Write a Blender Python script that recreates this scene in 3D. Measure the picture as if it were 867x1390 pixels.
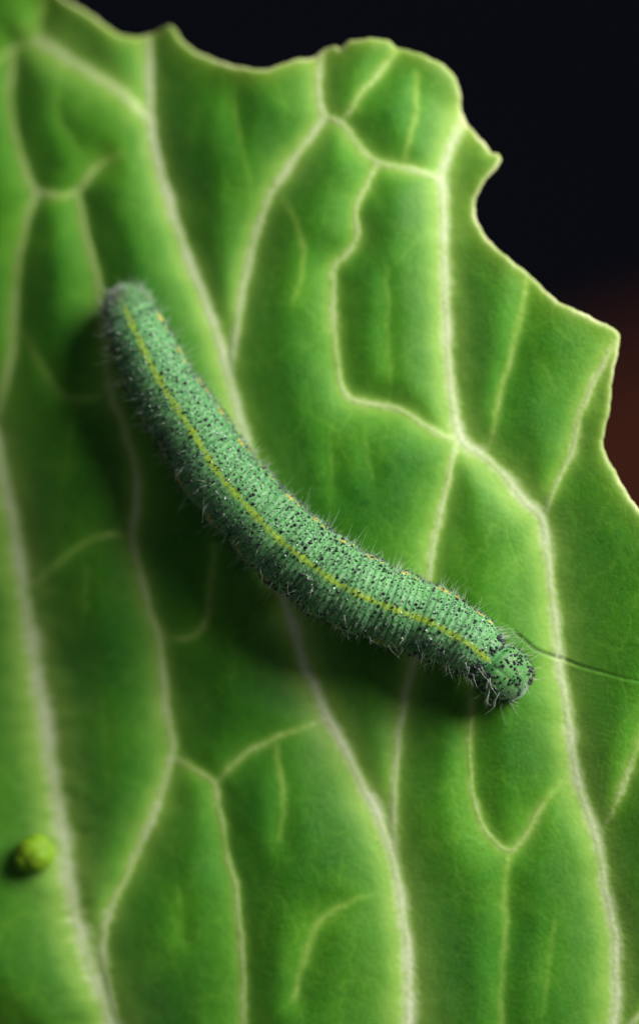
import bpy, math, random
import numpy as np
from mathutils import Vector
R = math.radians
random.seed(7); rng = np.random.default_rng(7)
scene = bpy.context.scene
for o in list(bpy.data.objects): bpy.data.objects.remove(o, do_unlink=True)
col = scene.collection
# macro scene: 1 unit = 1 cm
scene.unit_settings.system = 'METRIC'; scene.unit_settings.scale_length = 0.01
K = 1/267.0                                   # cm per trace unit
CX, CY = 433.5, 695.0
def X(p): return (np.asarray(p, float)-CX)*K
def Y(p): return -(np.asarray(p, float)-CY)*K

# ------------------------------------------------------------------ camera
CAM_D = 20.0
cam = bpy.data.cameras.new('camera'); camo = bpy.data.objects.new('camera', cam); col.objects.link(camo)
camo.location = (0, 0, CAM_D); camo.rotation_euler = (0, 0, 0)
cam.sensor_fit = 'VERTICAL'; cam.sensor_height = 36.0
cam.lens = 36.0*CAM_D/(1390*K)
cam.clip_start = 0.1; cam.clip_end = 500
cam.dof.use_dof = True; cam.dof.focus_distance = CAM_D-0.41
cam.dof.aperture_fstop = 0.001*cam.lens/(2*0.68)
scene.camera = camo
# ------------------------------------------------------------------ world and lamp
w = bpy.data.worlds.new('World'); scene.world = w; w.use_nodes = True
bgn = w.node_tree.nodes['Background']
bgn.inputs[0].default_value = (0.86, 0.95, 1.0, 1); bgn.inputs[1].default_value = 0.085
def area(name, loc, target, size, power, colr):
    l = bpy.data.lights.new(name, 'AREA'); l.shape = 'DISK'; l.size = size; l.energy = power; l.color = colr
    o = bpy.data.objects.new(name, l); col.objects.link(o); o.location = loc
    d = Vector(target)-Vector(loc); o.rotation_euler = d.to_track_quat('-Z', 'Y').to_euler()
    return o
area('window_light', (14.6, 11.2, 10.9), (0, 0, 0), 15.5, 11600, (1.0, 0.98, 0.94))
scene.view_settings.view_transform = 'Standard'; scene.view_settings.look = 'None'
scene.view_settings.exposure = 0.0; scene.view_settings.gamma = 1.0
scene.render.engine = 'CYCLES'

# ------------------------------------------------------------------ helpers
def tag(o, label=None, cat=None, group=None, kind=None):
    if label: o['label'] = label
    if cat: o['category'] = cat
    if group: o['group'] = group
    if kind: o['kind'] = kind
    return o
def empty(name, loc):
    o = bpy.data.objects.new(name, None); o.location = loc; o.empty_display_size = 0.2; col.objects.link(o); return o
def mesh(name, verts, faces, mat, parent=None, smooth=True, attrs=None, origin=None):
    me = bpy.data.meshes.new(name)
    v = np.asarray(verts, float)
    if origin is not None: v = v-np.asarray(origin)
    me.from_pydata(v.tolist() if len(v) < 200 else [tuple(q) for q in v.tolist()], [], faces)
    if smooth: me.polygons.foreach_set('use_smooth', [True]*len(me.polygons))
    for k, a in (attrs or {}).items():
        at = me.attributes.new(k, 'FLOAT', 'POINT'); at.data.foreach_set('value', np.asarray(a, np.float32))
    me.materials.append(mat); me.update()
    o = bpy.data.objects.new(name, me); col.objects.link(o)
    if parent is not None: o.parent = parent
    if origin is not None:
        base = np.array(parent.location) if parent is not None and parent.parent is None else np.zeros(3)
        o.location = tuple(np.asarray(origin)-base)
    return o
class NT:
    def __init__(s, name):
        s.m = bpy.data.materials.new(name); s.m.use_nodes = True; s.t = s.m.node_tree
        s.b = s.t.nodes['Principled BSDF']
    def n(s, typ, **k):
        q = s.t.nodes.new(typ)
        for a, v in k.items(): setattr(q, a, v)
        return q
    def l(s, a, b): s.t.links.new(a, b)
    def set(s, sock, v):
        if hasattr(v, 'is_output'): s.l(v, sock)
        else: sock.default_value = v
    def math(s, op, a, b=0.0, c=None, clamp=False):
        q = s.n('ShaderNodeMath', operation=op, use_clamp=clamp); s.set(q.inputs[0], a); s.set(q.inputs[1], b)
        if c is not None: s.set(q.inputs[2], c)
        return q.outputs[0]
    def mix(s, f, a, b, blend='MIX'):
        q = s.n('ShaderNodeMix', data_type='RGBA', blend_type=blend); s.set(q.inputs[0], f); s.set(q.inputs[6], a); s.set(q.inputs[7], b)
        return q.outputs[2]
    def attr(s, name): return s.n('ShaderNodeAttribute', attribute_name=name).outputs['Fac']
    def noise(s, scale, detail=3.0, rough=0.5, vec=None, off=None):
        q = s.n('ShaderNodeTexNoise'); q.inputs['Scale'].default_value = scale; q.inputs['Detail'].default_value = detail; q.inputs['Roughness'].default_value = rough
        if vec is None: vec = s.n('ShaderNodeTexCoord').outputs['Object']
        if off is not None:
            mp = s.n('ShaderNodeMapping'); s.l(vec, mp.inputs[0])
            mp.inputs['Scale'].default_value = off; vec = mp.outputs[0]
        s.l(vec, q.inputs['Vector']); return q.outputs['Fac']
    def rng(s, v, a, b, c=0.0, d=1.0):
        q = s.n('ShaderNodeMapRange'); s.set(q.inputs[0], v)
        for i, x in enumerate((a, b, c, d)): q.inputs[i+1].default_value = x
        return q.outputs[0]
    def bump(s, h, strength, dist, normal=None):
        q = s.n('ShaderNodeBump'); q.inputs['Strength'].default_value = strength; q.inputs['Distance'].default_value = dist
        s.l(h, q.inputs['Height'])
        if normal is not None: s.l(normal, q.inputs['Normal'])
        return q.outputs[0]
def plain(name, c, rough=0.6, spec=0.4, nscale=None, namp=0.3, sub=0.0):
    t = NT(name)
    if nscale:
        f = t.noise(nscale, 4); c2 = tuple(x*(1-namp) for x in c[:3])+(1,)
        t.l(t.mix(f, c2, tuple(min(1, x*(1+namp)) for x in c[:3])+(1,)), t.b.inputs['Base Color'])
    else: t.b.inputs['Base Color'].default_value = tuple(c[:3])+(1,)
    t.b.inputs['Roughness'].default_value = rough; t.b.inputs['Specular IOR Level'].default_value = spec
    if sub:
        t.b.inputs['Subsurface Weight'].default_value = sub; t.b.inputs['Subsurface Radius'].default_value = (0.3, 0.6, 0.2); t.b.inputs['Subsurface Scale'].default_value = 0.1
    return t.m

# ------------------------------------------------------------------ materials
def leaf_material():
    t = NT('leaf_tissue'); b = t.b
    core, halo, rim, edge, crack, cell = (t.attr(k) for k in ('core', 'halo', 'rim', 'edgezone', 'crack', 'cell'))
    n_big = t.noise(1.6, 3); n_mid = t.noise(9, 4, 0.6); n_fine = t.noise(45, 3, 0.6); n_grain = t.noise(95, 2, 0.6)
    # fine net of the smallest veins
    tc = t.n('ShaderNodeTexCoord').outputs['Object']; wn = t.n('ShaderNodeTexNoise'); wn.inputs['Scale'].default_value = 10; t.l(tc, wn.inputs['Vector'])
    vm = t.n('ShaderNodeVectorMath', operation='MULTIPLY_ADD'); t.l(wn.outputs['Color'], vm.inputs[0]); vm.inputs[1].default_value = (.16, .16, 0); t.l(tc, vm.inputs[2])
    vs = t.n('ShaderNodeVectorMath', operation='MULTIPLY'); t.l(vm.outputs[0], vs.inputs[0]); vs.inputs[1].default_value = (1, .62, 0)
    def net(sc, wdt):
        vo = t.n('ShaderNodeTexVoronoi', feature='DISTANCE_TO_EDGE', voronoi_dimensions='2D'); vo.inputs['Scale'].default_value = sc; t.l(vs.outputs[0], vo.inputs['Vector'])
        return t.rng(vo.outputs['Distance'], 0.0, wdt, 1.0, 0.0)
    n1 = t.math('MULTIPLY', net(5.0, .09), t.rng(n_big, .35, .65, .15, .6)); n2 = t.math('MULTIPLY', net(15.0, .16), t.rng(n_mid, .35, .7, .0, .5))
    netv = t.math('MAXIMUM', n1, n2)
    lam = t.mix(t.rng(n_big, 0.35, 0.65), (0.044, 0.23, 0.004, 1), (0.085, 0.29, 0.004, 1))
    dk_ = t.mix(t.rng(n_big, 0.35, 0.65), (0.009, 0.105, 0.005, 1), (0.036, 0.175, 0.003, 1))
    lam = t.mix(t.math('MULTIPLY', cell, t.rng(n_mid, .2, .8, .7, 1.2), clamp=True), lam, dk_)
    lam = t.mix(t.math('MULTIPLY', netv, 0.45), lam, (0.16, 0.36, 0.03, 1))
    lam = t.mix(t.rng(n_fine, 0.45, 0.75, 0, 0.5), lam, (0.014, 0.12, 0.004, 1))
    lam = t.mix(t.rng(n_grain, 0.54, 0.8, 0, 0.45), lam, (0.13, 0.34, 0.05, 1))
    hj = t.math('MULTIPLY', halo, t.rng(n_mid, 0.2, 0.8, 0.7, 1.15), clamp=True)
    c = t.mix(t.math('POWER', hj, 1.2), lam, (0.20, 0.39, 0.070, 1))
    gr = t.math('ADD', t.math('MULTIPLY', n_fine, 0.6), t.math('MULTIPLY', n_grain, 0.4))
    cj = t.math('MULTIPLY', core, t.rng(gr, 0.3, 0.7, 0.62, 1.25), clamp=True)
    c = t.mix(t.rng(cj, 0.05, 0.42), c, (0.28, 0.46, 0.075, 1))
    c = t.mix(t.rng(cj, 0.28, 1.08), c, (0.70, 0.77, 0.50, 1))
    c = t.mix(t.math('MULTIPLY', edge, 0.65), c, (0.24, 0.34, 0.035, 1))
    c = t.mix(t.math('MULTIPLY', rim, t.math('MULTIPLY', t.rng(n_mid, 0.3, 0.7, 0.3, 1.0), t.rng(n_big, .38, .62, .35, 1.1)), clamp=True), c, (0.55, 0.55, 0.30, 1))
    c = t.mix(crack, c, (0.020, 0.055, 0.008, 1))
    t.l(c, b.inputs['Base Color'])
    rr = t.rng(n_fine, 0.2, 0.8, 0.44, 0.62); t.l(rr, b.inputs['Roughness'])
    b.inputs['Specular IOR Level'].default_value = 0.22
    b.inputs['Subsurface Weight'].default_value = 0.25; b.inputs['Subsurface Radius'].default_value = (0.35, 0.6, 0.12); b.inputs['Subsurface Scale'].default_value = 0.06
    b.inputs['Sheen Weight'].default_value = 0.04; b.inputs['Sheen Roughness'].default_value = 0.5; b.inputs['Sheen Tint'].default_value = (0.8, 1, 0.75, 1)
    h = t.math('ADD', t.math('MULTIPLY', n_fine, 0.7), t.math('MULTIPLY', n_grain, 0.5))
    nb = t.bump(n_mid, 0.12, 0.02); nb = t.bump(h, 0.6, 0.006, nb); nb = t.bump(t.math('MULTIPLY', netv, -1.0), 0.2, 0.006, nb); t.l(nb, b.inputs['Normal'])
    return t.m
M_leaf = leaf_material()
def body_material():
    t = NT('caterpillar_skin'); b = t.b
    st, spot, ridge, tail, head = (t.attr(k) for k in ('stripe', 'spot', 'ridge', 'tailpatch', 'headpatch'))
    n1 = t.noise(7, 3); n2 = t.noise(60, 3, 0.6); n3 = t.noise(130, 2, 0.6)
    c = t.mix(t.rng(n1, 0.35, 0.65), (0.032, 0.205, 0.034, 1), (0.062, 0.265, 0.050, 1))
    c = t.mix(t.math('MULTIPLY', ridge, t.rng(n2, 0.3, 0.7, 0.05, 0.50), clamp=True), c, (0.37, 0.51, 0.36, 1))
    c = t.mix(t.rng(n3, 0.55, 0.8, 0, 0.75), c, (0.02, 0.09, 0.05, 1))
    c = t.mix(t.math('MULTIPLY', tail, t.rng(n2, 0.3, 0.6, 0.45, 1.0), clamp=True), c, (0.050, 0.036, 0.014, 1))
    c = t.mix(t.math('MULTIPLY', head, t.rng(n2, 0.4, 0.7, 0.0, 0.6), clamp=True), c, (0.24, 0.30, 0.15, 1))
    c = t.mix(t.math('MULTIPLY', st, t.rng(n2, 0.3, 0.65, 0.3, 1.0), clamp=True), c, (0.27, 0.38, 0.006, 1))
    c = t.mix(t.math('MULTIPLY', spot, t.rng(n2, 0.25, 0.55, 0.4, 1.0), clamp=True), c, (0.62, 0.40, 0.02, 1))
    t.l(c, b.inputs['Base Color'])
    b.inputs['Roughness'].default_value = 0.5; b.inputs['Specular IOR Level'].default_value = 0.28
    b.inputs['Subsurface Weight'].default_value = 0.2; b.inputs['Subsurface Radius'].default_value = (0.1, 0.5, 0.1); b.inputs['Subsurface Scale'].default_value = 0.08
    b.inputs['Sheen Weight'].default_value = 0.45; b.inputs['Sheen Roughness'].default_value = 0.4; b.inputs['Sheen Tint'].default_value = (0.93, 0.97, 1, 1)
    t.l(t.bump(t.math('ADD', n2, t.math('MULTIPLY', n3, 0.6)), 0.6, 0.006), b.inputs['Normal'])
    return t.m
M_body = body_material()
M_dot = plain('black_tubercle', (0.006, 0.010, 0.014), 0.35, 0.5)
M_white = plain('white_speck', (0.75, 0.78, 0.74), 0.5, 0.4)
def hair_material():
    t = NT('pale_seta'); b = t.b
    b.inputs['Base Color'].default_value = (0.72, 0.84, 0.58, 1); b.inputs['Roughness'].default_value = 0.35
    b.inputs['Transmission Weight'].default_value = 0.0
    b.inputs['Subsurface Weight'].default_value = 1.0; b.inputs['Subsurface Radius'].default_value = (.02, .02, .02); b.inputs['Subsurface Scale'].default_value = 1.0
    return t.m
M_hair = hair_material()
M_leg = plain('proleg_skin', (0.10, 0.28, 0.09), 0.5, 0.4, 30, 0.35, 0.2)
M_eye = plain('stemma_black', (0.004, 0.005, 0.005), 0.12, 0.6)
M_mand = plain('mandible_brown', (0.05, 0.030, 0.012), 0.3, 0.5, 40, 0.4)
M_pellet = plain('pellet_green', (0.17, 0.32, 0.008), 0.6, 0.3, 16, 0.4, 0.3)
M_back = plain('backdrop_cloth', (0.0075, 0.0085, 0.0165), 0.9, 0.1, 0.3, 0.15)
M_table = plain('tabletop_brown', (0.12, 0.028, 0.013), 0.8, 0.2, 0.25, 0.3)

# ------------------------------------------------------------------ background far behind the leaf
def slab(name, x0, x1, y0, y1, z0, z1, mat, rot=0):
    v = [(x, y, z) for z in (z0, z1) for x, y in ((x0, y0), (x1, y0), (x1, y1), (x0, y1))]
    f = [(3, 2, 1, 0), (4, 5, 6, 7), (0, 1, 5, 4), (1, 2, 6, 5), (2, 3, 7, 6), (3, 0, 4, 7)]
    o = mesh(name, v, f, mat, smooth=False); o.rotation_euler[2] = rot
    return tag(o, kind='structure')
slab('backdrop', -150, 150, -150, 150, -46.5, -45.5, M_back)
slab('tabletop', 0.0, 60, -70, 0.9, -45.6, -43.0, M_table, R(18))

# ------------------------------------------------------------------ vein traces (x, y) with (core width, strength, valley depth)
def crom(P, step=9.0, closed=False):
    P = np.asarray(P, float)
    A = np.vstack([P[-1], P, P[0], P[1]]) if closed else np.vstack([2*P[0]-P[1], P, 2*P[-1]-P[-2]])
    out = []
    for i in range(1, len(A)-2):
        p0, p1, p2, p3 = A[i-1:i+3]
        n = max(2, int(np.linalg.norm((p2-p1)[:2])/step))
        u = (np.arange(n)/n)[:, None]
        out.append(0.5*((2*p1)+(-p0+p2)*u+(2*p0-5*p1+4*p2-p3)*u**2+(-p0+3*p1-3*p2+p3)*u**3))
    if not closed: out.append(P[-1:])
    return np.vstack(out)
VEINS = [
 # the strong veins (w0, w1, strength, valley)
 (6, 13, .95, 1.0, [(196,28),(198,70),(200,110),(204,160),(218,225),(240,300),(265,375),(290,440),(314,520),(332,585),(347,640),(362,720),(383,800),(402,860),(428,935),(460,1000),(495,1070),(520,1120),(537,1180),(549,1250),(556,1320),(545,1480),(490,1700),(400,1950),(352,2120)]),
 (10, 17, .85, 1.0, [(-160,180),(-90,400),(-30,560),(0,660),(12,730),(22,790),(34,870),(50,960),(66,1050),(79,1120),(91,1200),(102,1260),(122,1320),(180,1500),(260,1800),(338,2110)]),
 (9, 10, .85, 1.0, [(627,160),(611,200),(600,242),(602,300),(603,360),(605,420),(607,480),(613,540),(620,585),(636,607),(657,620),(682,643),(711,680),(734,706),(742,745),(748,800),(757,880),(764,940),(773,1000),(786,1070),(806,1130),(820,1200),(833,1290),(820,1420),(700,1700),(500,1980),(362,2120)]),
 (7, 7, .74, .9, [(434,72),(432,120),(437,150),(440,157),(416,190),(386,233),(360,275),(345,320),(333,365),(323,420),(316,465),(314,505)]),
 (6, 6, .62, .8, [(440,157),(464,165),(484,192),(514,221),(549,226),(589,240),(601,252)]),
 (6, 8, .66, .9, [(620,602),(607,650),(595,700),(585,750),(575,820),(562,900),(550,945),(541,990),(535,1050),(532,1110),(536,1170)]),
 (6, 5, .60, .85, [(620,598),(605,594),(569,574),(545,557),(524,550),(484,544),(466,527),(457,480),(454,430),(456,368),(470,347),(486,324),(484,288),(494,258),(512,224)]),
 (7, 6, .62, .8, [(836,458),(806,515),(785,565),(774,610),(754,652),(738,695)]),
 (14, 9, .6, .7, [(42,36),(70,52),(100,74),(150,106),(190,144),(203,165)]),
 (4, 4, .5, .8, [(48,-20),(43,10),(41,36),(20,42),(2,48),(-30,70)]),
 (5, 5, .55, .9, [(2,48),(0,110),(6,160),(16,200),(30,236),(38,252),(22,305),(12,365),(8,430),(4,480),(-12,560)]),
 (3.5, 4, .50, .75, [(38,252),(68,256),(99,252),(119,226),(156,201)]),
 (4.5, 9, .66, .9, [(100,253),(109,300),(121,340),(130,385),(135,430),(140,495),(150,540),(167,585),(181,640),(184,690),(178,727),(185,765),(200,820),(214,870),(221,930),(227,985),(232,1030),(216,1090),(195,1140),(171,1190),(150,1232),(136,1290),(150,1360),(170,1440)]),
 # thin veins
 (2.6, 2.8, .36, .5, [(20,445),(48,490),(80,535),(110,540),(142,533)]),
 (2.8, 2.2, .36, .55, [(178,728),(142,727),(110,736),(80,760),(40,790),(22,800)]),
 (2.2, 2, .26, .4, [(110,736),(113,790),(112,840)]),
 (3, 2.4, .38, .6, [(215,870),(250,868),(274,851),(286,800),(290,740)]),
 (3.2, 4, .5, .75, [(232,1030),(262,1046),(290,1066),(300,1110),(312,1170),(323,1220),(330,1300),(335,1420),(345,1600)]),
 (3, 2.6, .42, .6, [(290,1066),(320,1036),(345,1017),(373,1000),(420,983),(448,975)]),
 (2.4, 2, .3, .4, [(373,1000),(378,1040),(387,1092),(380,1140)]),
 (2.2, 2.6, .28, .5, [(487,330),(510,346),(524,362),(527,410),(526,460),(527,548)]),
 (2.6, 2.6, .38, .6, [(711,384),(704,425),(686,505),(670,556),(662,622)]),
 (3.6, 3.2, .45, .6, [(536,68),(518,92),(499,115),(480,140),(467,163)]),
 (2.4, 2, .32, .45, [(566,98),(565,150),(555,190),(547,224)]),
 (2.2, 2, .28, .4, [(314,84),(320,150),(328,200),(336,240),(338,300)]),
 (2, 1.8, .2, .3, [(272,92),(270,115),(261,165),(258,220)]),
 (2.4, 2, .27, .4, [(372,262),(395,281),(409,322),(411,370),(396,412)]),
 (2.2, 2, .28, .45, [(66,60),(69,100),(72,145),(95,185),(118,218)]),
 (3, 4, .42, .6, [(640,890),(636,950),(635,1010),(637,1050),(645,1095),(664,1133),(690,1152),(709,1130),(725,1100),(747,1072),(770,1050)]),
 (2.8, 2.4, .3, .5, [(690,1152),(686,1200),(685,1240),(682,1290),(676,1400)]),
 (3.5, 3.5, .45, .7, [(960,820),(905,930),(868,995),(846,1050),(832,1086),(818,1112),(806,1136)]),
 (2.2, 2, .25, .35, [(752,1200),(749,1235),(744,1290),(730,1400)]),
 (2.6, 3, .32, .5, [(400,1350),(416,1290),(438,1245),(484,1220),(540,1205)]),
 (2, 1.8, .2, .35, [(456,540),(447,590),(449,640),(458,700)]),
 (2, 1.8, .2, .35, [(487,548),(497,600),(505,660)]),
 (2, 1.8, .22, .35, [(720,480),(740,510),(757,545)]),
 (2, 1.8, .2, .3, [(100,530),(90,600),(88,660)]),
 (2, 1.8, .22, .35, [(236,1180),(245,1240),(250,1300)]),
 (2, 1.8, .2, .3, [(128,900),(138,985),(143,1060),(132,1100)]),
 (2, 1.8, .18, .3, [(600,300),(560,330),(527,372)]),
 (2, 1.8, .2, .35, [(742,745),(700,760),(660,790)]),
 (2.2, 1.8, .24, .35, [(830,1290),(850,1240),(900,1180),(960,1100)]),
 (2, 1.8, .18, .3, [(205,170),(240,190),(262,180)]),
 (2.2, 2, .2, .35, [(365,90),(382,130),(392,150)]),
 # off to the sides
 (6, 4, .6, .8, [(180,1500),(40,1440),(-150,1280),(-330,1000),(-460,700)]),
 (5, 3, .55, .8, [(-60,490),(-200,420),(-360,380)]),
 (6, 4, .6, .8, [(820,1420),(920,1300),(1000,1100),(1030,980)]),
 (5, 4, .55, .8, [(260,1800),(60,1750),(-160,1620),(-400,1500)]),
 (5, 4, .55, .8, [(600,1850),(760,1720),(900,1560),(1000,1440)]),
]
OUT = [(110,-1),(130,15),(150,29),(172,37),(192,36),(207,30),(222,24),(229,24),(238,37),(255,54),(280,70),(310,82),(335,89),(355,91),(380,84),(402,77),(428,73),(438,64),(454,61),(461,64),(470,56),(482,52),(524,52),(541,63),(579,76),(604,90),(620,110),(625,126),(626,150),(632,164),(638,172),(654,192),(665,208),(673,209),(679,216),(675,226),(661,240),(649,260),(643,285),(648,308),(664,331),(689,355),(714,372),(734,394),(759,415),(794,432),(826,447),(835,456),(835,478),(825,515),(823,550),(816,582),(816,615),(834,650),(852,683),(870,702),
       (930,780),(1010,900),(1080,1080),(1085,1300),(1010,1560),(860,1800),(620,2010),(440,2110),(350,2150),(260,2105),(0,2030),(-330,1860),(-560,1600),(-660,1250),(-640,820),(-520,380),(-330,40),(-140,-80),(20,-60),(80,-18)]
outl = crom(OUT, 5.0, True)
tt = np.arange(len(outl)); wob = np.zeros(len(outl))
for f_, a_ in ((0.11, .7), (0.27, .8), (0.61, .7), (1.3, .5)): wob += a_*np.sin(tt*f_*2.1+rng.uniform(0, 6))
tn = np.roll(outl, -1, 0)-np.roll(outl, 1, 0); tn /= np.linalg.norm(tn, axis=1)[:, None]+1e-9
outl = outl+np.stack([tn[:, 1], -tn[:, 0]], 1)*(wob*0.8)[:, None]

# ------------------------------------------------------------------ leaf grid
ST = 1.75
inn = np.arange(-14, 884, ST)
def grow(a, b, s0):
    r = []; x = a; s = s0; sg = 1 if b > a else -1
    while (b-x)*sg > 0: s = min(s*1.16, 22); x += sg*s; r.append(x)
    return np.array(r)
gx = np.concatenate([grow(-14, -720, ST)[::-1], inn, grow(inn[-1], 1130, ST)])
inny = np.arange(-14, 1404, ST)
gy = np.concatenate([grow(-14, -140, ST)[::-1], inny, grow(inny[-1], 2190, ST)])
GX, GY = np.meshgrid(gx, gy)
NXg, NYg = len(gx), len(gy)
core = np.zeros(GX.shape); halo = np.zeros(GX.shape); val = np.zeros(GX.shape); ridge = np.zeros(GX.shape)
def seg_window(p, q, pad):
    i0, i1 = np.searchsorted(gx, [min(p[0], q[0])-pad, max(p[0], q[0])+pad])
    j0, j1 = np.searchsorted(gy, [min(p[1], q[1])-pad, max(p[1], q[1])+pad])
    return slice(j0, j1), slice(i0, i1)
def seg_dist(p, q, sl, A=None, B=None):
    x = (GX if A is None else A)[sl]-p[0]; y = (GY if B is None else B)[sl]-p[1]; d = np.asarray(q)-p; L = d@d+1e-9
    u = np.clip((x*d[0]+y*d[1])/L, 0, 1)
    return np.hypot(x-u*d[0], y-u*d[1])
def vnoise(x, y, sc, seed):
    r = np.random.default_rng(seed); g = r.uniform(-1, 1, (64, 64))
    u = x/sc; v = y/sc; i = np.floor(u).astype(int); j = np.floor(v).astype(int); fu = u-i; fv = v-j
    fu = fu*fu*(3-2*fu); fv = fv*fv*(3-2*fv)
    a = g[j % 64, i % 64]; b = g[j % 64, (i+1) % 64]; c = g[(j+1) % 64, i % 64]; d = g[(j+1) % 64, (i+1) % 64]
    return (a*(1-fu)+b*fu)*(1-fv)+(c*(1-fu)+d*fu)*fv
WX = GX+1.6*vnoise(GX, GY, 7, 41)+2.6*vnoise(GX, GY, 26, 42)+1.2*vnoise(GX, GY, 3.5, 45)
WX = WX+6*vnoise(GX*.22, GY, 6.5, 47)*np.clip((190-GX)/60, 0, 1)*np.clip((GY-620)/200, 0, 1)
WY = GY+1.6*vnoise(GX, GY, 7, 43)+2.6*vnoise(GX, GY, 26, 44)
cell = np.full(GX.shape, 99.0)
vein_paths = []
for (w0, w1, s_, q_, P) in VEINS:
    c = crom(P, 11)
    nz = np.cumsum(rng.normal(0, .35, c.shape), 0); nz -= np.linspace(0, 1, len(c))[:, None]*nz[-1]
    c = c+nz*0.9
    vein_paths.append((c, w0, w1, s_))
    if w0 < 3.9: s_ = s_*1.2; w0 = w0*1.25; w1 = w1*1.25
    uu = np.linspace(0, 1, len(c)); lmod = 1+0.22*vnoise(np.arange(len(c))*1.0, np.zeros(len(c))+w0*13+P[0][0], 2.3, 31)
    fade = np.minimum(1, (1-uu)*3.0+(.02 if P[-1] in ((156,201),(484,1220),(540,1205)) else .65)) if w0 < 3.9*1.25 else np.ones(len(c))
    if w0 <= 2.76: s_ = s_*0.62; fade = np.minimum(1, np.minimum(uu, 1-uu)*3.5+.1)
    lmod = lmod*fade
    for k in range(len(c)-1):
        u = k/(len(c)-1); ww = w0+(w1-w0)*u
        sl = seg_window(c[k], c[k+1], 170)
        if GX[sl].size == 0: continue
        d = seg_dist(c[k], c[k+1], sl, WX, WY)
        sk = s_*lmod[k]; cell[sl] = np.minimum(cell[sl], d+(1-min(1, s_*2))*30+(1-fade[k])*30)
        core[sl] = np.maximum(core[sl], sk*(0.50*np.exp(-(d/(ww*.7))**2)+0.50*np.exp(-(d/(ww*2.3))**1.4)))
        halo[sl] = np.maximum(halo[sl], sk*min(1, .35+.09*ww)*(0.45*np.exp(-d/(ww*2.2+4))+0.55*np.exp(-(d/(ww*3.8+9))**1.3)))
        val[sl] = np.maximum(val[sl], q_*fade[k]*np.exp(-np.sqrt(d*d+25)/(34+3*ww)))
        if ww > 4: ridge[sl] = np.maximum(ridge[sl], s_*np.exp(-(d/(ww*0.8))**2))
def blur(a, n, it=3):
    for _ in range(it):
        for ax in (0, 1):
            p = np.pad(a, [(n+1, n) if i == ax else (0, 0) for i in (0, 1)], mode='edge')
            cs = np.cumsum(p, ax)
            a = (np.take(cs, range(2*n+1, cs.shape[ax]), ax)-np.take(cs, range(0, cs.shape[ax]-2*n-1), ax))/(2*n+1)
    return a
val = blur(val, 4, 3); core = blur(core, 1, 2)
# signed distance to outline, + inside
sd = np.full(GX.shape, 60.0)
for k in range(len(outl)):
    p = outl[k]; q = outl[(k+1) % len(outl)]
    sl = seg_window(p, q, 60)
    if GX[sl].size: sd[sl] = np.minimum(sd[sl], seg_dist(p, q, sl))
inside = np.zeros(GX.shape, bool)
P2 = np.roll(outl, -1, 0)
for j, y in enumerate(gy):
    m = (outl[:, 1] > y) != (P2[:, 1] > y)
    xs = np.sort(outl[m, 0]+(y-outl[m, 1])/(P2[m, 1]-outl[m, 1])*(P2[m, 0]-outl[m, 0]))
    inside[j] = np.searchsorted(xs, gx) % 2 == 1
sd = np.where(inside, sd, -sd)
# crack in the blade
CR = crom([(697,858),(707,866),(724,880),(748,889),(768,896),(786,903),(815,911),(840,918),(870,924),(900,932)], 6)
crk = np.full(GX.shape, 99.0); side = np.zeros(GX.shape); cu = np.zeros(GX.shape)
for k in range(len(CR)-1):
    sl = seg_window(CR[k], CR[k+1], 40); d = seg_dist(CR[k], CR[k+1], sl); m = d < crk[sl]
    dv = CR[k+1]-CR[k]; sg = np.sign(dv[0]*(GY[sl]-CR[k][1])-dv[1]*(GX[sl]-CR[k][0]))
    crk[sl] = np.where(m, d, crk[sl]); side[sl] = np.where(m, sg, side[sl]); cu[sl] = np.where(m, k/(len(CR)-1), cu[sl])
cfade = np.clip(1.15-cu, 0, 1)
# height of the blade (cm)
nx_ = (GX-620)/620.0; ny_ = (GY-760)/700.0
sst = np.clip((GY-850)/500, 0, 1); sst = sst*sst*(3-2*sst)
Z = 0.12-0.54*(1-.55*sst)*np.clip(-nx_, 0, 3)**1.6 + 0.30*np.clip(nx_, 0, .6)**1.3
Z += -0.20*np.clip(-ny_, 0, 2)**2 - 0.04*np.clip(ny_, 0, 3)**2
Z += -0.5*np.clip((-GX-90)/500, 0, 3)**1.8 - 0.5*np.clip((GX-920)/300, 0, 2)**1.6 - 0.6*np.clip((GY-1500)/600, 0, 2)**1.8
Z += 0.035*vnoise(GX, GY, 230, 3)+0.010*vnoise(GX, GY, 90, 4)+0.0014*vnoise(GX, GY, 34, 5)
Z += 0.122*(1-val)-0.05
Z += 0.004*ridge
Z += 0.0007*vnoise(GX, GY, 13, 6)*(1-np.clip(core, 0, 1))
e = np.clip(sd, 0, 60)
Z += -0.015*np.exp(-e/5.0)
Z += 0.02*np.exp(-e/22.0)*vnoise(GX, GY, 70, 8)
Z += cfade*(-0.012*np.exp(-(crk/1.8)**2)+0.009*(side > 0)*np.exp(-crk/10.0))
RIM = np.exp(-(e/3.2)**2); EDGE = np.exp(-e/14.0)
CRK = np.exp(-(crk/1.7)**2)*np.clip(1.35-1.5*cu, 0, 1)
CELL = blur(1-np.exp(-(cell/30.0)**1.5), 3, 2)
def samp(A, x, y):
    x = np.asarray(x, float); y = np.asarray(y, float)
    i = np.clip(np.searchsorted(gx, x)-1, 0, NXg-2); j = np.clip(np.searchsorted(gy, y)-1, 0, NYg-2)
    u = (x-gx[i])/(gx[i+1]-gx[i]); v = (y-gy[j])/(gy[j+1]-gy[j])
    return (A[j, i]*(1-u)+A[j, i+1]*u)*(1-v)+(A[j+1, i]*(1-u)+A[j+1, i+1]*u)*v
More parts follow.
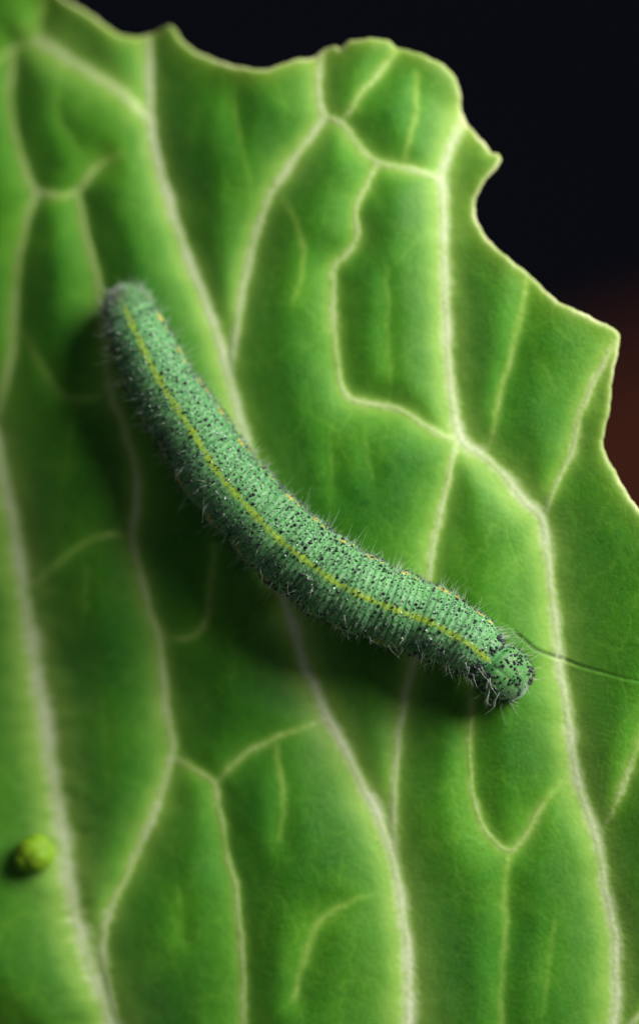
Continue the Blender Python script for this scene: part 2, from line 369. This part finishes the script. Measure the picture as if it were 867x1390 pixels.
# marching squares -> top face of the blade
ids = -np.ones(GX.shape, int); ids[inside] = np.arange(inside.sum())
px = list(GX[inside]); py = list(GY[inside]); faces = []
cc = inside[:-1, :-1].astype(int)+inside[:-1, 1:]+inside[1:, :-1]+inside[1:, 1:]
J, I = np.where(cc == 4)
faces = np.stack([ids[J, I], ids[J+1, I], ids[J+1, I+1], ids[J, I+1]], 1).tolist()
ev = {}
def cross(a, b):
    k = (a, b) if a < b else (b, a)
    if k not in ev:
        (j0, i0), (j1, i1) = k; f0 = sd[j0, i0]; f1 = sd[j1, i1]; t_ = np.clip(f0/(f0-f1), .02, .98)
        ev[k] = len(px); px.append(gx[i0]+t_*(gx[i1]-gx[i0])); py.append(gy[j0]+t_*(gy[j1]-gy[j0]))
    return ev[k]
rimseg = []
for j, i in zip(*np.where((cc > 0) & (cc < 4))):
    cs = [(j, i), (j+1, i), (j+1, i+1), (j, i+1)]; poly = []; ent = []
    for k in range(4):
        a = cs[k]; b = cs[(k+1) % 4]
        if inside[a]: poly.append(int(ids[a]))
        if inside[a] != inside[b]:
            v = cross(a, b); poly.append(v); ent.append((v, inside[a]))
    if len(poly) >= 3: faces.append(poly)
    if len(ent) == 2:
        a = [v for v, s in ent if s][0]; b = [v for v, s in ent if not s][0]; rimseg.append((a, b))
px = np.array(px); py = np.array(py); pz = samp(Z, px, py)
# rounded rim down to the underside
TH = 0.022
rv = sorted({v for s in rimseg for v in s}); nb = len(px); rmap = {v: k for k, v in enumerate(rv)}; rv = np.array(rv)
gxs = (samp(sd, px[rv]+2, py[rv])-samp(sd, px[rv]-2, py[rv])); gys = (samp(sd, px[rv], py[rv]+2)-samp(sd, px[rv], py[rv]-2))
gl = np.hypot(gxs, gys)+1e-6; ox = -gxs/gl; oy = -gys/gl
lev = [(1.0, .22), (1.5, .5), (1.0, .8), (0, 1.0)]
for off, dn in lev:
    px = np.concatenate([px, px[rv]+ox*off]); py = np.concatenate([py, py[rv]+oy*off]); pz = np.concatenate([pz, pz[rv]-TH*dn])
nr = len(rv)
for a, b in rimseg:
    lo = [a]+[nb+k*nr+rmap[a] for k in range(4)]; hi = [b]+[nb+k*nr+rmap[b] for k in range(4)]
    for k in range(4): faces.append([lo[k], lo[k+1], hi[k+1], hi[k]])
# underside, coarser
st = 6
sub = [np.arange(0, NYg, st), np.arange(0, NXg, st)]
insub = (sd[np.ix_(*sub)] > 3); sid = -np.ones(insub.shape, int); sid[insub] = len(px)+np.arange(insub.sum())
SX, SY = np.meshgrid(gx[sub[1]], gy[sub[0]])
SZ = blur(Z, 3, 1)[np.ix_(*sub)]-TH
px = np.concatenate([px, SX[insub]]); py = np.concatenate([py, SY[insub]]); pz = np.concatenate([pz, SZ[insub]])
q = insub[:-1, :-1] & insub[1:, :-1] & insub[:-1, 1:] & insub[1:, 1:]; J, I = np.where(q)
faces += np.stack([sid[J, I], sid[J, I+1], sid[J+1, I+1], sid[J+1, I]], 1).tolist()
attrs = {'core': samp(core, px, py), 'halo': samp(halo, px, py), 'rim': samp(RIM, px, py), 'edgezone': samp(EDGE, px, py), 'crack': samp(CRK, px, py), 'cell': samp(CELL, px, py)}
attrs['rim'][nb:nb+4*nr] = 1.0; attrs['crack'][nb:] = 0
leaf = empty('cabbage_leaf', (float(X(350)), float(Y(2150)), float(samp(Z, 350, 2120))))
tag(leaf, 'large green cabbage leaf with pale veins and a bitten edge', 'leaf')
L0 = np.array(leaf.location)
def lmesh(name, v, f, mat, parent, attrs=None):
    o = mesh(name, v, f, mat, None, True, attrs); o.parent = parent
    if parent is leaf: o.location = tuple(-L0)
    return o
blade = lmesh('blade', np.stack([X(px), Y(py), pz], 1), faces, M_leaf, leaf, attrs)
# raised strips of the strong veins
for c, w0, w1, s_ in vein_paths:
    if max(w0, w1) < 3.9: continue
    c = crom(c[::1], 5); keep = samp(sd, c[:, 0], c[:, 1]) > 7; c = c[keep]
    if len(c) < 4: continue
    t_ = np.gradient(c, axis=0); t_ /= np.linalg.norm(t_, axis=1)[:, None]+1e-9; nn = np.stack([-t_[:, 1], t_[:, 0]], 1)
    u = np.linspace(0, 1, len(c)); hw = (w0+(w1-w0)*u)*0.62*np.minimum(1, np.minimum(u, 1-u)*12+.15)
    hw = hw*(1+0.18*vnoise(np.arange(len(c)), np.zeros(len(c))+w0*7, 3.0, 11))
    prof = [(-1, -.0012), (-.7, .0001), (-.3, .0007), (.12, .0009), (.6, .0003), (1, -.0012)]
    vx = np.stack([c[:, 0]+nn[:, 0]*hw*a for a, _ in prof], 1); vy = np.stack([c[:, 1]+nn[:, 1]*hw*a for a, _ in prof], 1)
    vz = samp(Z, vx, vy)+np.array([b for _, b in prof])*1.0
    V = np.stack([X(vx).ravel(), Y(vy).ravel(), vz.ravel()], 1); n6 = len(prof); F = []
    for k in range(len(c)-1):
        for m in range(n6-1):
            a = k*n6+m; F.append([a, a+1, a+n6+1, a+n6])
    # keep the strips facing up
    lmesh('vein', V, F, M_leaf, blade, {'core': np.clip(samp(core, vx.ravel(), vy.ravel())*1.06, 0, 1), 'halo': samp(halo, vx.ravel(), vy.ravel()),
          'rim': samp(RIM, vx.ravel(), vy.ravel()), 'edgezone': samp(EDGE, vx.ravel(), vy.ravel()), 'crack': samp(CRK, vx.ravel(), vy.ravel()), 'cell': samp(CELL, vx.ravel(), vy.ravel())})
# leaf stalk, beyond the frame
sp = crom([(350, 2040, float(samp(Z, 350, 2040))-.03), (350, 2130, float(samp(Z, 350, 2120))-.08), (345, 2300, -2.2), (335, 2520, -4.2), (330, 2700, -7.5)], 25)
V = []; F = []
for k, (x, y, z) in enumerate(sp):
    r = .10+.012*k/2
    for m in range(14):
        a = 2*math.pi*m/14; V.append((float(X(x))+r*1.25*math.cos(a), float(Y(y)), z+r*math.sin(a)) if k < 3 else (float(X(x))+r*1.25*math.cos(a), float(Y(y))+.7*r*math.sin(a), z+.7*r*math.sin(a)))
for k in range(len(sp)-1):
    for m in range(14): F.append([k*14+m, k*14+(m+1) % 14, (k+1)*14+(m+1) % 14, (k+1)*14+m])
F += [list(range(13, -1, -1)), [(len(sp)-1)*14+m for m in range(14)]]
lmesh('stalk', V, F, plain('stalk_green', (0.40, 0.50, 0.20), 0.5, 0.4, 5, .2), leaf)

# ------------------------------------------------------------------ caterpillar
BP = [(159,384,3),(161,389,18),(164,398,27),(168,410,34),(175,428,39),(184,448,42),(205,492,45),(232,540,49),(265,590,52),(300,645,54),(338,688,54),(375,727,55),(412,757,56),(452,786,56.5),(494,808,55),(538,826,53),(577,840,51),(607,856,48),(634,872,44),(648,883,39.5),(656,890,36),(661,895,34.5),(667,900,38),(675,908,40),(686,919,39.5),(695,928,34),(700,935,25),(704,939,14),(706,941,3)]
bc = crom(BP, 1.0)
arc = np.concatenate([[0], np.cumsum(np.hypot(*np.diff(bc[:, :2], axis=0).T))])
NS = 1050; SL = arc[-1]; sarc = np.linspace(0, SL, NS)
# gather more rings at the ends
u = np.linspace(0, 1, NS); sarc = SL*(u+0.0*u)
cxp = np.interp(sarc, arc, bc[:, 0]); cyp = np.interp(sarc, arc, bc[:, 1]); rp = np.interp(sarc, arc, bc[:, 2])
def sm(a, n):
    p = np.pad(a, n, mode='edge'); k = np.ones(2*n+1)/(2*n+1); return np.convolve(p, k, 'valid')
cxp[20:-20] = sm(cxp, 12)[20:-20]; cyp[20:-20] = sm(cyp, 12)[20:-20]
rp = np.maximum(sm(rp, 3), 1.0)*0.955
tx = np.gradient(cxp); ty = np.gradient(cyp); tl = np.hypot(tx, ty); tx = sm(tx/tl, 8); ty = sm(ty/tl, 8)
ridg = np.zeros(NS)
hz = np.array([np.max(samp(Z, cxp[k]+np.array([0, .5, -.5])*rp[k]*ty[k]*-1, cyp[k]+np.array([0, .5, -.5])*rp[k]*tx[k])) for k in range(NS)])
rbig = np.maximum(rp, 20)
zc = sm(sm(hz+rbig*K*0.93, 45), 25)
hd = np.clip((sarc-(SL-75))/75, 0, 1); zc -= 0.05*hd**1.5; zc -= 0.03*np.clip((60-sarc)/60, 0, 1)
S_x, S_y = ty, tx                # world lateral vector: tangent world = (tx,-ty); left normal = (ty, tx)
# annulets: about six fine rings to a segment
APX = 8.7; HEAD0 = SL-64
ph = sarc/APX+0.25*np.sin(sarc/37.0)
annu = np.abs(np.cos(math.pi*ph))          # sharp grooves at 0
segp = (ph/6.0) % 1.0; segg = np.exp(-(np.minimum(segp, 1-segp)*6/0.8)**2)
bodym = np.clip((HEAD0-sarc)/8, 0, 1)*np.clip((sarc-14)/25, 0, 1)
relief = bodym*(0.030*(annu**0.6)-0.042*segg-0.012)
# swellings of the segments
relief += bodym*0.026*np.sin(math.pi*segp)
neckf = np.exp(-((sarc-HEAD0)/3.0)**2)*-0.13
relief += bodym*0.010*np.sin(ph*2.4)*np.sin(ph*0.77)
rr = rp*(1+relief+neckf)
NT_ = 128
th = np.linspace(0, 2*math.pi, NT_, endpoint=False)
def ring_pt(k, t_):     # vectorised surface point (world cm) and outward normal
    r = np.interp(k, np.arange(NS), rr)*K; x = np.interp(k, np.arange(NS), cxp); y = np.interp(k, np.arange(NS), cyp); z = np.interp(k, np.arange(NS), zc)
    sx = np.interp(k, np.arange(NS), S_x); sy = np.interp(k, np.arange(NS), S_y); tx_ = np.interp(k, np.arange(NS), tx); ty_ = -np.interp(k, np.arange(NS), ty)
    c = np.cos(t_); s = np.sin(t_); fl = np.where(s < 0, 0.86, 0.97)
    drds = np.interp(k, np.arange(NS), np.gradient(sm(rp, 6), sarc))
    n = np.stack([sx*c-tx_*drds, sy*c-ty_*drds, s], -1); n /= np.linalg.norm(n, axis=-1)[..., None]
    bm_ = np.interp(k, np.arange(NS), bodym)
    r = r+(0.0014*vnoise(k*1.0, t_*40, 5.0, 21)+0.0042*vnoise(k*1.0, t_*30, 22.0, 22))*bm_
    p = np.stack([X(x)+r*c*sx, Y(y)+r*c*sy, z+r*s*fl], -1)
    return p, n
KK, TT = np.meshgrid(np.arange(NS, dtype=float), th, indexing='ij')
bp, bn = ring_pt(KK, TT)
# uneven skin
jit = np.zeros(TT.shape)
# cranial suture on the head
hmask = np.clip((sarc-HEAD0)/12, 0, 1)*np.clip((SL-2-sarc)/10, 0, 1)
jit -= 0.004*hmask[:, None]*np.exp(-((TT-math.pi/2)/0.07)**2)
bp = bp+bn*jit[..., None]
V = bp.reshape(-1, 3); F = []
for k in range(NS-1):
    a = k*NT_
    for m in range(NT_):
        m2 = (m+1) % NT_; F.append([a+m, a+m2, a+NT_+m2, a+NT_+m])
F += [list(range(NT_-1, -1, -1)), [(NS-1)*NT_+m for m in range(NT_)]]
F = [f[::-1] for f in F]
dth = np.abs(TT-math.pi/2)*rr[:, None]
sw = 4.2*(1+0.25*np.sin(sarc/7.1)+0.2*np.sin(sarc/3.3+1))[:, None]
stripe = np.exp(-(dth/sw)**4)*np.clip((sarc-24)/12, 0, 1)[:, None]*np.clip((HEAD0+1-sarc)/6, 0, 1)[:, None]
spot = np.zeros(TT.shape); segstart = 0
NSEG = int(ph[-1]/6)+1
for g in range(NSEG):
    for dph, sz in ((2.0, 6.4), (3.9, 3.4)):
        ks = np.argmin(np.abs(ph-(g*6+dph)))
        if sarc[ks] > HEAD0-12 or sarc[ks] < 30: continue
        for t0 in (0.36, math.pi-0.36):
            t0j = t0+rng.uniform(-.06, .06); sz_ = sz*rng.uniform(.7, 1.25)
            spot = np.maximum(spot, np.exp(-(((sarc[:, None]-sarc[ks])/sz_)**2+((TT-t0j)*rr[:, None]/(sz_*0.75))**2)**1.5))
tailp = np.exp(-((sarc[:, None]-7)/20)**2)*1.25*(0.35+0.65*np.clip(-np.cos(TT)+.5, 0, 1))
headp = np.repeat(hmask[:, None], NT_, 1)
cat = empty('caterpillar', (float(cxp[NS//2]-CX)*K, -(float(cyp[NS//2])-CY)*K, float(zc[NS//2]-rr[NS//2]*K)))
tag(cat, 'green speckled hairy caterpillar with yellow back stripe crawling across the leaf', 'caterpillar')
C0 = np.array(cat.location)
def cmesh(name, v, f, mat, parent=cat, attrs=None, smooth=True, kind=None):
    o = mesh(name, v, f, mat, None, smooth, attrs); o.parent = parent
    if parent is cat: o.location = tuple(-C0)
    if kind: o['kind'] = kind
    return o
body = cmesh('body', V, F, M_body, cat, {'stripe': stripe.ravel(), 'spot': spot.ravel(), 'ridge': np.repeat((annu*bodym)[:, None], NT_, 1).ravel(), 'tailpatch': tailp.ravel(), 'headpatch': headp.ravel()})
# ---- black tubercles in rows along the annulets
dk = []; dt = []; dr = []
def karc(s): return np.interp(s, sarc, np.arange(NS))
nring = int(ph[-1])
for g in range(1, nring+1):
    for off, big in ((0.0, True), (0.28, False), (-0.28, False)):
        s0 = np.interp(g+off, ph, sarc)
        if s0 < 16 or s0 > HEAD0-2: continue
        rl = np.interp(s0, sarc, rp); pitch = (6.8 if big else 5.0)
        n = int(2*math.pi*rl/pitch); base = rng.uniform(0, 6.28)
        for m in range(n):
            if rng.random() < (0.14 if big else 0.22): continue
            t_ = (base+2*math.pi*m/n+rng.normal(0, .28)/max(6, n*.12)) % (2*math.pi)
            if -1.1 < (t_-1.5*math.pi) < 1.1: continue
            ds = abs(t_-math.pi/2)*rl
            if ds < 3.0 and rng.random() < 0.7: continue
            dk.append(s0+rng.normal(0, .75)); dt.append(t_)
            dr.append(float(np.clip(rng.lognormal(math.log(1.22 if big else .80), .40), .5, 2.7)))
for m in range(340):    # head
    s0 = rng.uniform(HEAD0+3, SL-6); t_ = rng.uniform(-.6, math.pi+.6) % (2*math.pi)
    dk.append(s0); dt.append(t_); dr.append(rng.uniform(.8, 2.3))
for m in range(60):     # darker crowding just behind the head
    s0 = rng.uniform(HEAD0-16, HEAD0-2); t_ = math.pi/2+rng.choice([-1, 1])*rng.uniform(.25, 1.4)
    dk.append(s0); dt.append(t_); dr.append(rng.uniform(1.4, 2.6))
dk = karc(np.array(dk)); dt = np.array(dt); dr = np.array(dr)*K
def domes(k, t_, r, hgt=1.25, n=5):
    p, nn = ring_pt(k, t_); N = len(k)
    a = np.cross(nn, np.array([0.31, 0.22, 0.92])); a /= np.linalg.norm(a, axis=1)[:, None]+1e-9; b = np.cross(nn, a)
    V = []
    for rad, h in ((1.0, -.1), (.85, .65*hgt)):
        for m in range(n):
            an = 2*math.pi*m/n
            V.append(p+a*(r*rad*math.cos(an))[:, None]+b*(r*rad*math.sin(an))[:, None]+nn*(r*h)[:, None])
    V.append(p+nn*(r*hgt)[:, None]); nv = 2*n+1
    V = np.stack(V, 1).reshape(-1, 3); fl = []
    for m in range(n):
        m2 = (m+1) % n; fl.append([m, m2, n+m2, n+m]); fl.append([n+m, n+m2, 2*n])
    F = []
    for i in range(N): F += [[x+i*nv for x in f] for f in fl]
    return V, F
V, F = domes(dk, dt, dr); cmesh('tubercles', V, F, M_dot, cat, kind='stuff')
# a few pale specks
n = 90
V, F = domes(karc(rng.uniform(40, HEAD0, n)), rng.uniform(.4, 2.7, n), rng.uniform(.8, 1.5, n)*K, 1.0)
cmesh('pale_specks', V, F, M_white, cat, kind='stuff')
# ---- fine setae
hs = []; ht = []; hl = []; hr = []
for m in range(1300):
    hs.append(rng.uniform(6, HEAD0)); ht.append(rng.uniform(-.5, math.pi+.5)); hl.append(rng.lognormal(math.log(6.5), .35)); hr.append(.24)
for m in range(420):      # longer along the sides
    hs.append(rng.uniform(6, HEAD0)); sd_ = rng.choice([-1, 1]); ht.append(math.pi/2+sd_*rng.normal(1.35, .32)); hl.append(rng.uniform(9, 24)); hr.append(.32)
for m in range(110):
    hs.append(rng.uniform(60, HEAD0)); ht.append(math.pi/2+rng.normal(0, .8)); hl.append(rng.uniform(9, 17)); hr.append(.48)
for m in range(80):      # head and neck
    hs.append(rng.uniform(HEAD0-26, SL-4)); ht.append(math.pi/2+rng.choice([-1, 1])*rng.uniform(.3, 1.9)); hl.append(rng.uniform(11, 28)); hr.append(.42)
for m in range(80):      # tail
    hs.append(rng.uniform(2, 40)); ht.append(rng.uniform(-.2, math.pi+.2)); hl.append(rng.uniform(7, 14)); hr.append(.26)
hs = np.array(hs); ht = np.array(ht); hl = np.array(hl)*K; hr = np.array(hr)*K; hk = karc(hs)
p, nn = ring_pt(hk, ht); N = len(hk)
tang = np.stack([np.interp(hk, np.arange(NS), tx), -np.interp(hk, np.arange(NS), ty), np.zeros(N)], 1)
lean = np.where(hs[:, None] > HEAD0-30, 0.45, np.where(hs[:, None] < 40, -0.5, 0.0))
d = nn+tang*lean+rng.normal(0, .26, (N, 3)); d /= np.linalg.norm(d, axis=1)[:, None]
bend = rng.normal(0, .28, (N, 3)); bend[:, 2] -= .12
a = np.cross(d, np.array([.2, .37, .9])); a /= np.linalg.norm(a, axis=1)[:, None]+1e-9; b = np.cross(d, a)
V = []; LV = 5
for q_ in range(LV):
    u_ = q_/(LV-1); cpt = p+d*(hl*(u_*1.03-.03))[:, None]+bend*(hl*u_*u_)[:, None]; rad = hr*(1-.8*u_)
    for m in range(3):
        an = 2*math.pi*m/3; V.append(cpt+a*(rad*math.cos(an))[:, None]+b*(rad*math.sin(an))[:, None])
nv = 3*LV; V = np.stack(V, 1).reshape(-1, 3); fl = []
for q_ in range(LV-1):
    for m in range(3): m2 = (m+1) % 3; fl.append([q_*3+m, q_*3+m2, q_*3+3+m2, q_*3+3+m])
F = []
for i in range(N): F += [[x+i*nv for x in f] for f in fl]
setae = cmesh('setae', V, F, M_hair, cat, kind='stuff'); tag(setae, 'fine pale hairs all over the body')
# ---- legs and prolegs reaching the leaf
def leg(name, s0, t0, rad, mat, taper):
    k = karc(s0); p, nn = ring_pt(np.array([k]), np.array([t0])); p = p[0]; sx = np.interp(k, np.arange(NS), S_x); sy = np.interp(k, np.arange(NS), S_y)
    sg = math.copysign(1, math.cos(t0)); foot = p+np.array([sx*sg*.03, sy*sg*.03, 0])
    fz = float(samp(Z, foot[0]/K+CX, -foot[1]/K+CY)); foot[2] = fz-.004
    top = p-nn[0]*rad*1.2
    V = []; F = []; L = 7; n = 12
    for q_ in range(L):
        u_ = q_/(L-1); c = top*(1-u_)+foot*u_; r = rad*(1-(1-taper)*u_)*(1+.12*math.cos(u_*9))*(1.0 if q_ < L-1 else .75)
        for m in range(n): an = 2*math.pi*m/n; V.append((c[0]+r*math.cos(an), c[1]+r*math.sin(an), c[2]))
    for q_ in range(L-1):
        for m in range(n): F.append([q_*n+m, (q_+1)*n+m, (q_+1)*n+(m+1) % n, q_*n+(m+1) % n])
    F += [list(range(n)), [(L-1)*n+n-1-m for m in range(n)]]
    return cmesh(name, V, F, mat, cat)
for s0 in (26, 285, 345, 405, 465):
    for t0 in (-.95, math.pi+.95): leg('proleg', s0, t0 % (2*math.pi), .055, M_leg, .85)
for s0 in (HEAD0-72, HEAD0-44, HEAD0-16):
    for t0 in (-.75, math.pi+.75): leg('leg', s0, t0 % (2*math.pi), .028, M_mand, .45)
# ---- eyes and jaws
for sgn in (-1, 1):
    for m in range(6):
        an = m/5*math.pi*1.1-.5; s0 = SL-15+5.0*math.cos(an); t_ = math.pi/2+sgn*(1.02+.17*math.sin(an))
        V, F = domes(np.array([karc(s0)]), np.array([t_]), np.array([3.2*K]), .8, 10); cmesh('eye', V, F, M_eye, cat)
for sgn in (-1, 1):
    p, nn = ring_pt(np.array([karc(SL-7)]), np.array([math.pi/2+sgn*2.55])); p = p[0]; T3 = np.array([tx[-1], -ty[-1], -.5]); V = []; F = []
    for q_ in range(6):
        u_ = q_/5; c = p+T3*u_*.05-np.array([S_x[-1], S_y[-1], 0])*(-sgn)*0.02*u_*u_; r = .016*(1-.7*u_)
        for m in range(10): an = 2*math.pi*m/10; V.append((c[0]+r*math.cos(an)*S_x[-1], c[1]+r*math.cos(an)*S_y[-1], c[2]+r*math.sin(an)))
    for q_ in range(5):
        for m in range(10): F.append([q_*10+m, q_*10+(m+1) % 10, q_*10+10+(m+1) % 10, q_*10+10+m])
    F += [list(range(9, -1, -1)), [50+m for m in range(10)]]
    cmesh('jaw', V, F, M_mand, cat)

# ------------------------------------------------------------------ small lumpy pellet on the leaf
import bmesh
bm = bmesh.new(); bmesh.ops.create_icosphere(bm, subdivisions=5, radius=1.0)
lob = rng.normal(0, 1, (11, 3)); lob /= np.linalg.norm(lob, axis=1)[:, None]; prad = 26*K
for v in bm.verts:
    n_ = np.array(v.co); dd = lob@n_; f_ = 0.84+0.22*max(0, (dd.max()-.68)/.32)**.8
    v.co = Vector(n_*f_*prad*np.array([1.08, 1.0, .88]))
me = bpy.data.meshes.new('pellet'); bm.to_mesh(me); bm.free(); me.polygons.foreach_set('use_smooth', [True]*len(me.polygons)); me.materials.append(M_pellet)
pel = bpy.data.objects.new('pellet', me); col.objects.link(pel)
pel.location = (float(X(43)), float(Y(1162)), float(samp(Z, 43, 1162))+prad*.72)
tag(pel, 'small lumpy yellow-green pellet lying beside a thick pale vein', 'pellet')
